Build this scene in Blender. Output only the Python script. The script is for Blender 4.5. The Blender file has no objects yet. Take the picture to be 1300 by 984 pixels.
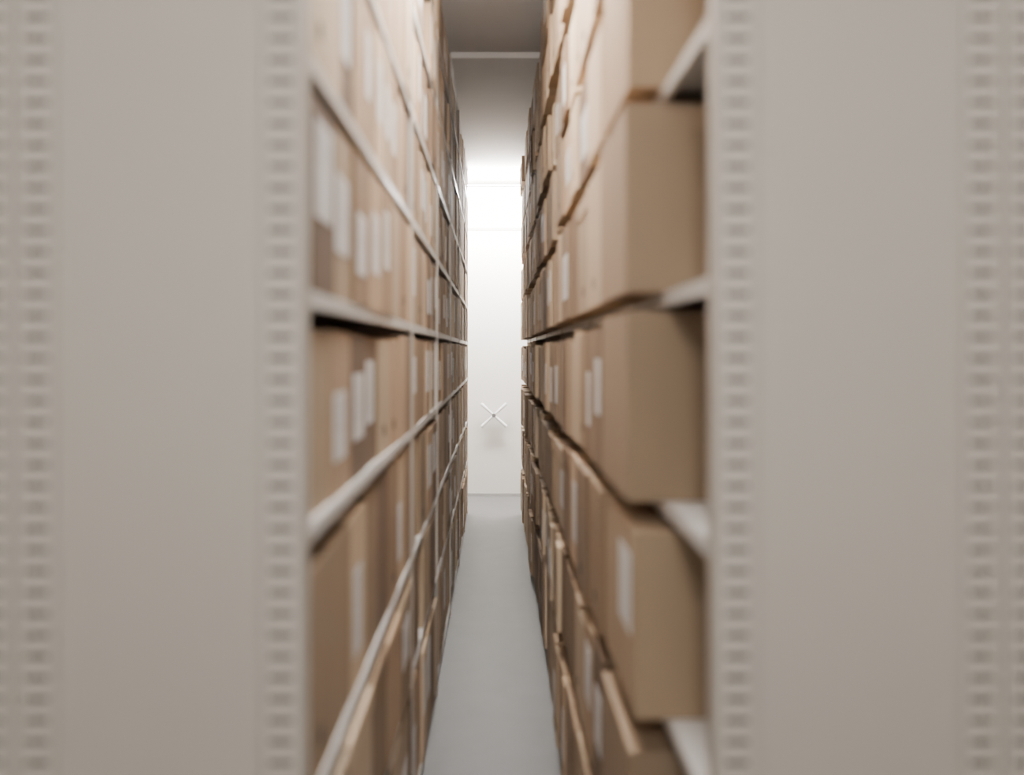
import bpy, bmesh, random, math
from mathutils import Vector, Matrix
random.seed(7)
sc = bpy.context.scene
COL = sc.collection
H = 1.65          # eye height
Y0, Y1 = 1.26, 8.8   # rack start / end
WALL_Y = 9.9
CEIL = 3.55
XL, XR = -1.16, 1.20

# ------------------------------------------------------------------ materials
def mat(name, color, rough=0.6, metal=0.0, noise=0.0, nscale=8.0, attr=False, bump=0.0, bscale=60, stretch=(1,1,1), emit=None):
    m = bpy.data.materials.new(name); m.use_nodes = True
    nt = m.node_tree; N = nt.nodes; L = nt.links
    b = N['Principled BSDF']
    b.inputs['Roughness'].default_value = rough
    b.inputs['Metallic'].default_value = metal
    b.inputs['Base Color'].default_value = (*color, 1)
    tc = N.new('ShaderNodeTexCoord'); mp = N.new('ShaderNodeMapping')
    mp.inputs['Scale'].default_value = stretch
    L.new(tc.outputs['Object'], mp.inputs['Vector'])
    src = None
    if attr:
        a = N.new('ShaderNodeVertexColor'); a.layer_name = 'Col'; src = a.outputs['Color']
    if noise > 0:
        n = N.new('ShaderNodeTexNoise'); n.inputs['Scale'].default_value = nscale; n.inputs['Detail'].default_value = 5
        L.new(mp.outputs['Vector'], n.inputs['Vector'])
        r = N.new('ShaderNodeMapRange'); r.inputs['To Min'].default_value = 1-noise; r.inputs['To Max'].default_value = 1+noise
        r.inputs['From Min'].default_value = 0.25; r.inputs['From Max'].default_value = 0.75
        L.new(n.outputs['Fac'], r.inputs['Value'])
        v = N.new('ShaderNodeVectorMath'); v.operation = 'SCALE'
        if src: L.new(src, v.inputs[0])
        else: v.inputs[0].default_value = color
        L.new(r.outputs['Result'], v.inputs['Scale']); src = v.outputs['Vector']
    if src: L.new(src, b.inputs['Base Color'])
    if bump > 0:
        n2 = N.new('ShaderNodeTexNoise'); n2.inputs['Scale'].default_value = bscale
        L.new(mp.outputs['Vector'], n2.inputs['Vector'])
        bp = N.new('ShaderNodeBump'); bp.inputs['Strength'].default_value = bump; bp.inputs['Distance'].default_value = 0.002
        L.new(n2.outputs['Fac'], bp.inputs['Height']); L.new(bp.outputs['Normal'], b.inputs['Normal'])
    if emit:
        b.inputs['Emission Color'].default_value = (1.0, 0.97, 0.94, 1); b.inputs['Emission Strength'].default_value = emit
    return m

M_panel = mat('painted_steel_panel', (0.485,0.44,0.385), 0.55, noise=0.03, nscale=1.5)
M_post  = mat('painted_steel_post', (0.515,0.467,0.41), 0.55, noise=0.03, nscale=3)
M_shelf = mat('painted_steel_shelf', (0.62,0.60,0.575), 0.4, noise=0.04, nscale=4)
M_back  = mat('rack_back_sheet', (0.36,0.31,0.27), 0.7, noise=0.1)
M_dark  = mat('painted_hole_shade', (0.015,0.014,0.014), 0.8, noise=0.1)  # near-black standing in for shade inside post slots and pull holes
M_card  = mat('cardboard', (0.5,0.36,0.24), 0.85, noise=0.06, nscale=5, attr=True, bump=0.25, bscale=90, stretch=(1,1,0.25))
M_label = mat('paper_label', (0.70,0.69,0.68), 0.7, noise=0.03, nscale=20)
M_ink   = mat('label_print', (0.45,0.44,0.44), 0.8, noise=0.05)
M_wall  = mat('white_wall_paint', (0.86,0.85,0.83), 0.8, noise=0.02, nscale=2, bump=0.1)
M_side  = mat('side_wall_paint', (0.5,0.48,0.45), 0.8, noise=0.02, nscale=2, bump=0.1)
M_door  = mat('door_paint', (0.84,0.83,0.80), 0.55, noise=0.015, nscale=2)
M_ceil  = mat('ceiling_paint', (0.74,0.72,0.70), 0.9, noise=0.03, nscale=3, bump=0.1)
M_floor = mat('grey_lino_floor', (0.135,0.133,0.135), 0.5, noise=0.05, nscale=6, bump=0.05)
M_trim  = mat('grey_trim', (0.42,0.41,0.40), 0.5, noise=0.03)
M_chrome= mat('white_enamel', (0.98,0.98,0.98), 0.2, noise=0.01)
M_hub   = mat('hub_grey_metal', (0.25,0.25,0.26), 0.35, 0.6, noise=0.02)
M_house = mat('lamp_housing', (0.8,0.8,0.8), 0.5, noise=0.01)

# ------------------------------------------------------------------ helpers
def obj_from(bm, name, mats, parent=None, bevel=0, seg=2):
    me = bpy.data.meshes.new(name); bm.normal_update(); bm.to_mesh(me); bm.free()
    for m in mats: me.materials.append(m)
    o = bpy.data.objects.new(name, me); COL.objects.link(o)
    if parent: o.parent = parent
    if bevel:
        md = o.modifiers.new('bevel','BEVEL'); md.width = bevel; md.segments = seg; md.limit_method='ANGLE'; md.harden_normals=False
    return o
def empty(name):
    e = bpy.data.objects.new(name, None); COL.objects.link(e); e.empty_display_size=0.2; return e
def box(bm, x0,x1,y0,y1,z0,z1, mi=0, color=None, rot=0.0):
    c = Vector(((x0+x1)/2,(y0+y1)/2,0))
    vs=[]
    for z in (z0,z1):
        for x,y in ((x0,y0),(x1,y0),(x1,y1),(x0,y1)):
            p = Vector((x,y,z))
            if rot:
                p = Matrix.Rotation(rot,3,'Z') @ (p-c) + c
            vs.append(bm.verts.new(p))
    F=[(0,3,2,1),(4,5,6,7),(0,1,5,4),(1,2,6,5),(2,3,7,6),(3,0,4,7)]
    lay = bm.loops.layers.color.get('Col')
    for f in F:
        fc = bm.faces.new([vs[i] for i in f]); fc.material_index=mi
        if color and lay:
            for l in fc.loops: l[lay]=(*color,1)
def single(name, x0,x1,y0,y1,z0,z1,m,bevel=0,parent=None):
    bm=bmesh.new(); box(bm,x0,x1,y0,y1,z0,z1); return obj_from(bm,name,[m],parent,bevel)

# ------------------------------------------------------------------ room
YB = -2.6
single('floor', XL-0.1,XR+0.1,YB-0.1,WALL_Y+0.1,-0.1,0,M_floor)
single('ceiling', XL-0.1,XR+0.1,YB-0.1,WALL_Y+0.1,CEIL,CEIL+0.1,M_ceil)
single('wall_far', XL-0.1,XR+0.1,WALL_Y,WALL_Y+0.1,0,CEIL,M_wall)
single('wall_back', XL-0.1,XR+0.1,YB-0.1,YB,0,CEIL,M_side)
single('wall_left', XL-0.1,XL,YB,WALL_Y,0,CEIL,M_side)
single('wall_right', XR,XR+0.1,YB,WALL_Y,0,CEIL,M_side)
single('trim_1', XL,XR,WALL_Y-0.05,WALL_Y,3.02,3.055,M_trim,0.005)
single('baseboard_far', XL,XR,WALL_Y-0.012,WALL_Y,0,0.05,M_trim,0.003)
for i,(y,w,d) in enumerate(((5.5,0.35,0.04),)):
    single('trim_%d'%(i+2), XL,XR,y,y+w,CEIL-d,CEIL,M_ceil,0.006)
fill_panel = empty('added_fill_panel')  # glowing panel added behind the camera to light end panels and box faces
bm=bmesh.new()
wx0,wx1,wz0,wz1=-0.75,0.75,1.0,2.5
for a in ((wx0-0.05,wx1+0.05,wz0-0.05,wz0),(wx0-0.05,wx1+0.05,wz1,wz1+0.05),(wx0-0.05,wx0,wz0,wz1),(wx1,wx1+0.05,wz0,wz1),(-0.02,0.02,wz0,wz1)):
    box(bm,a[0],a[1],YB,YB+0.06,a[2],a[3])
obj_from(bm,'frame',[M_house],fill_panel,0.003)
m_fill=mat('fill_panel_glow',(0.8,0.8,0.8),0.5,emit=1.7)
single('glow_pane',wx0,wx1,YB+0.01,YB+0.02,wz0,wz1,m_fill,0,fill_panel)
door = empty('door_1')
bm=bmesh.new()
box(bm,-0.85,0.85,WALL_Y-0.045,WALL_Y-0.013,0.0,3.02)
obj_from(bm,'leaf',[M_door],door,0.004)
bm=bmesh.new()
box(bm,-0.85,0.85,WALL_Y-0.050,WALL_Y-0.045,0.0,0.035)
obj_from(bm,'kick_strip',[M_trim],door,0.001)
cx,cz,cy = -0.018, 0.925, WALL_Y-0.10  # solid cross added after a likely blur artefact, no known fitting
bm=bmesh.new()
for k in range(4):
    a = math.radians(45+90*k+ (3 if k%2 else -2))
    d = Vector((math.cos(a),0,math.sin(a)))
    p0 = Vector((cx,cy,cz))+d*0.02; p1=Vector((cx,cy,cz))+d*0.18
    mid=(p0+p1)/2
    rotm = d.to_track_quat('Z','Y').to_matrix().to_4x4()
    bmesh.ops.create_cone(bm,cap_ends=True,segments=12,radius1=0.013,radius2=0.019,depth=(p1-p0).length,matrix=Matrix.Translation(mid)@rotm)
    bmesh.ops.create_uvsphere(bm,u_segments=10,v_segments=8,radius=0.019,matrix=Matrix.Translation(p1))
obj_from(bm,'cross_mark_arms',[M_chrome],door)
bm=bmesh.new()
R = Matrix.Rotation(math.radians(90),4,'X')
bmesh.ops.create_cone(bm,cap_ends=True,segments=24,radius1=0.024,radius2=0.022,depth=0.04,matrix=Matrix.Translation((cx,cy,cz))@R)
bmesh.ops.create_cone(bm,cap_ends=True,segments=16,radius1=0.014,radius2=0.014,depth=0.054,matrix=Matrix.Translation((cx,cy+0.027,cz))@R)
obj_from(bm,'cross_mark_hub',[M_hub],door,0.002)

# ------------------------------------------------------------------ lamps
def lamp(x0,x1,y0,y1,strength,drop=0.0):
    e = empty('fluorescent_ceiling_light')
    zt=CEIL-drop
    m = mat('diffuser_glow',(0.9,0.9,0.9),0.5,emit=strength)
    if drop:
        for (x,y) in ((x0+0.05,y0+0.05),(x1-0.05,y1-0.05)):
            single('hanger',x-0.004,x+0.004,y-0.004,y+0.004,zt,CEIL,M_house,0,e)
    single('housing',x0,x1,y0,y1,zt-0.02,zt,M_house,0.004,e)
    single('diffuser',x0+0.01,x1-0.01,y0+0.01,y1-0.01,zt-0.08,zt-0.02,m,0,e)
    if drop:
        single('added_uplight',x0+0.02,x1-0.02,y0+0.02,y1-0.02,zt,zt+0.01,m,0,e)  # glowing top added to brighten the ceiling
lamp(-1.0,1.0,9.2,9.36,300,0.14)
lamp(-0.12,0.12,1.5,3.4,54,0.32)  # unseen lamp added over the aisle to brighten the boxes
lamp(-0.9,0.9,-2.0,-1.7,5)
e=empty('added_fill_globe')  # unseen globe added for light on the end panels that fades outward
bm=bmesh.new()
gx,gy,gz=0.03,-0.20,2.2
bmesh.ops.create_uvsphere(bm,u_segments=32,v_segments=20,radius=0.12,matrix=Matrix.Translation((gx,gy,gz)))
for f in bm.faces: f.smooth=True
obj_from(bm,'globe',[mat('fill_globe_glow',(0.9,0.9,0.9),0.4,emit=96)],e)
bm=bmesh.new()
bmesh.ops.create_cone(bm,cap_ends=True,segments=12,radius1=0.006,radius2=0.006,depth=CEIL-gz-0.12,matrix=Matrix.Translation((gx,gy,(CEIL+gz+0.12)/2)))
bmesh.ops.create_cone(bm,cap_ends=True,segments=20,radius1=0.045,radius2=0.03,depth=0.05,matrix=Matrix.Translation((gx,gy,gz+0.135)))
obj_from(bm,'rod',[M_house],e)

# ------------------------------------------------------------------ racks
def end_panel(side, xe, rack):
    s = side
    bm=bmesh.new()
    top = 3.5
    def B(a,b,y0,y1,z0,z1,mi=0):
        x0,x1 = sorted((xe+s*a, xe+s*b)); box(bm,x0,x1,y0,y1,z0,z1,mi)
    def quad(a,b,z0,z1,y,mi):
        x0,x1 = sorted((xe+s*a, xe+s*b))
        f=bm.faces.new([bm.verts.new((x0,y,z0)),bm.verts.new((x1,y,z0)),bm.verts.new((x1,y,z1)),bm.verts.new((x0,y,z1))]); f.material_index=mi
    def post(a, b, sa, sb):
        quad(a,sa,0,top,Y0,1); quad(sb,b,0,top,Y0,1)
        z=0.0; pitch=0.031; sh=0.0064
        n=int(top/pitch)
        quad(sa,sb,0,pitch-sh,Y0,1)
        for i in range(1,n):
            quad(sa,sb,i*pitch,(i+1)*pitch-sh if i<n-1 else top,Y0,1)
        B(a,a+0.0015,Y0,Y0+0.045,0,top,1); B(b-0.0015,b,Y0,Y0+0.045,0,top,1)
        B(a,b,Y0+0.043,Y0+0.045,0,top,2)  # black backing painted as the shade behind the slots
    D=0.42
    for k in range(2):
        o=k*D
        post(o+0.0,o+0.062,o+0.014,o+0.050)
        post(o+D-0.062,o+D,o+D-0.050,o+D-0.014)
        B(o+0.062,o+D-0.062,Y0+0.0003,Y0+0.003,0,top,0)
    obj_from(bm,'end_panel',[M_panel,M_post,M_dark],rack)

def rack(side, xe, levels):
    r = empty('archive_shelving_rack')
    end_panel(side,xe,r)
    s=side; top=3.5
    def X(a,b): return sorted((xe+s*a,xe+s*b))
    bm=bmesh.new()
    for z in levels:
        x0,x1=X(0.0,0.405)
        box(bm,x0,x1,Y0+0.047,Y1-0.01,z-0.004,z)
        x0,x1=X(0.0,0.003); box(bm,x0,x1,Y0+0.047,Y1-0.01,z-0.026,z-0.004)
        x0,x1=X(0.003,0.012); box(bm,x0,x1,Y0+0.047,Y1-0.01,z-0.026,z-0.023)
    obj_from(bm,'shelves',[M_shelf],r)
    bm=bmesh.new()
    ys=[2.9,4.15,5.4,6.65,7.9]
    for y in ys:
        x0,x1=X(-0.004,0.0); box(bm,x0,x1,y-0.010,y+0.010,0,top)
        x0,x1=X(0.0,0.40); box(bm,x0,x1,y-0.0015,y+0.0015,0,top)
    x0,x1=X(0.0,0.84); box(bm,x0,x1,Y1-0.01,Y1,0,top)
    obj_from(bm,'uprights',[M_post],r)
    x0,x1=X(0.412,0.42)
    single('back_sheet',x0,x1,Y0+0.047,Y1-0.01,0,top,M_back,0,r)
    x0,x1=X(0.835,0.84)
    single('outer_sheet',x0,x1,Y0+0.047,Y1-0.01,0,top,M_panel,0,r)
    x0,x1=X(0.0,0.84)
    single('top_sheet',x0,x1,Y0,Y1,top,top+0.004,M_shelf,0,r)
    return ys

cards=[(0.655,0.56,0.455),(0.61,0.52,0.42),(0.70,0.615,0.51),(0.555,0.465,0.37),(0.73,0.65,0.55),(0.465,0.38,0.30)]
def label(bm, s, xf, y0,y1,z0,z1,lines=True):
    t=0.0012
    x0,x1=sorted((xf, xf-s*t)); box(bm,x0,x1,y0,y1,z0,z1,1)
    if lines:
        n=random.randint(3,6); h=z1-z0; w=y1-y0
        for i in range(n):
            z=z1-h*(0.12+0.13*i); 
            if z<z0+0.01: break
            x0,x1=sorted((xf-s*t, xf-s*(t+0.0006)))
            box(bm,x0,x1,y0+w*0.12,y0+w*random.uniform(0.5,0.88),z-0.004,z,2)

def one_box(bm,s,xf,depth,y0,y1,z0,z1,lab=None,lid=False):
    c=list(random.choice(cards)); k=random.uniform(0.9,1.1); c=[v*k for v in c]
    x0,x1=sorted((xf,xf+s*depth))
    box(bm,x0,x1,y0,y1,z0,z1,0,c)
    if lid:
        x0,x1=sorted((xf-s*0.003,xf+s*depth))
        box(bm,x0,x1,y0-0.002,y1+0.002,z1-0.045,z1+0.003,0,[v*1.06 for v in c])
    w=y1-y0
    if lab:
        label(bm,s,xf,y0+w*0.15,y0+w*lab[2],z0+(z1-z0)*lab[0],z0+(z1-z0)*lab[1])
    elif w>0.08 and random.random()<0.35:
        ym=(y0+y1)/2; zm=z0+0.06
        x0,x1=sorted((xf,xf-s*0.0008)); box(bm,x0,x1,ym-0.014,ym+0.014,zm-0.014,zm+0.014,3)  # dark square painted as the shade of a pull hole

def fill(name, side, xe, levels, ys, start, plane, hrange, jit):
    s=side
    bm=bmesh.new(); bm.loops.layers.color.new('Col')
    for li,z in enumerate(levels):
        nxt = levels[li+1] if li+1<len(levels) else 3.5
        room = nxt-z-0.030
        y=start
        run=0
        while y < Y1-0.08:
            if run<=0:
                wmode=random.choice((0.085,0.11,0.14,0.2,0.3)); run=random.randint(2,6)
                hmode=random.uniform(*hrange)
                pl=random.uniform(-jit,jit)*0.6
            run-=1
            if y<2.4 and wmode<0.14: wmode=random.choice((0.16,0.2,0.28))
            w=wmode*random.uniform(0.95,1.05)
            for u in ys:
                if y < u+0.004 and y+w > u-0.004:
                    if u-0.004-y > 0.07: w=u-0.005-y
                    else: y=u+0.005
            if y+w>Y1-0.02: break
            if random.random()<0.04 and y>3: y+=random.uniform(0.05,0.15); continue
            h=min(room-0.008, room*hmode*random.uniform(0.97,1.02))
            xf=xe - s*plane + s*(pl+random.uniform(-jit,jit)*0.4)
            lab=None
            if random.random()<0.32:
                a=random.uniform(0.15,0.4); lab=(a,min(0.95,a+random.uniform(0.4,0.55)),random.uniform(0.6,0.85))
            one_box(bm,s,xf,0.34,y,y+w,z+0.0005,z+h,lab,lid=(w>0.24 and random.random()<0.4 and h<room-0.02))
            y+=w+random.uniform(0.001,0.007)
    return obj_from(bm,name,[M_card,M_label,M_ink,M_dark],None,0.003,2)

XLe, XRe = -0.28, 0.32
lv_left=[H+v for v in (-1.57,-1.08,-0.69,-0.265,0.093,0.453,0.82,1.19,1.54)]
lv_right=[H+v for v in (-1.57,-1.08,-0.68,-0.285,0.112,0.505,0.87,1.22,1.55)]
ysL=rack(-1,XLe,lv_left)
ysR=rack(1,XRe,lv_right)
fill('archive_boxes',-1,XLe,lv_left,ysL,Y0+0.06,-0.004,(0.89,0.97),0.012)
fill('archive_boxes',1,XRe,lv_right,ysR,2.06,0.065,(0.82,0.96),0.018)

def carton(z,h,y0,y1,xf,d,lab_end=False,k=1.0):
    e=empty('cardboard_box')
    bm=bmesh.new(); bm.loops.layers.color.new('Col')
    tone=[0.62*k,0.53*k,0.43*k]
    box(bm,xf,xf+d,y0,y1,z+0.0005,z+h,0,tone)
    if lab_end:
        box(bm,xf-0.0012,xf,y0+0.05,y0+0.2,z+h*0.4,z+h*0.85,1)
    box(bm,xf+d*0.35,xf+d*0.65,y0-0.0005,y0,z+h-0.05,z+h,0,[v*1.08 for v in tone])
    obj_from(bm,'carton',[M_card,M_label],e,0.008,3)
    return e
carton(lv_right[4],0.357,1.64,2.03,0.247,0.36)
carton(lv_right[3],0.36,1.64,2.03,0.250,0.36,k=0.96)
carton(lv_right[2],0.345,1.60,2.02,0.258,0.36,lab_end=True,k=1.04)
carton(lv_right[5],0.325,1.66,2.03,0.255,0.36,k=1.08)
carton(lv_right[6],0.30,1.60,2.03,0.26,0.36,k=0.95)
carton(lv_right[1],0.33,1.62,2.03,0.25,0.36,k=0.92)

# ------------------------------------------------------------------ world + camera
w=bpy.data.worlds.new('world'); sc.world=w; w.use_nodes=True
w.node_tree.nodes['Background'].inputs[0].default_value=(0.9,0.88,0.85,1)
w.node_tree.nodes['Background'].inputs[1].default_value=0.3
cam=bpy.data.cameras.new('camera'); co=bpy.data.objects.new('camera',cam); COL.objects.link(co)
co.location=(0,0,H); co.rotation_euler=(math.radians(90),0,0)
cam.sensor_width=36; cam.lens=36*1100/1300
cam.shift_x=21/1300; cam.shift_y=-46/1300
cam.clip_start=0.02
cam.dof.use_dof=True; cam.dof.focus_distance=9.6; cam.dof.aperture_fstop=1.1
sc.camera=co
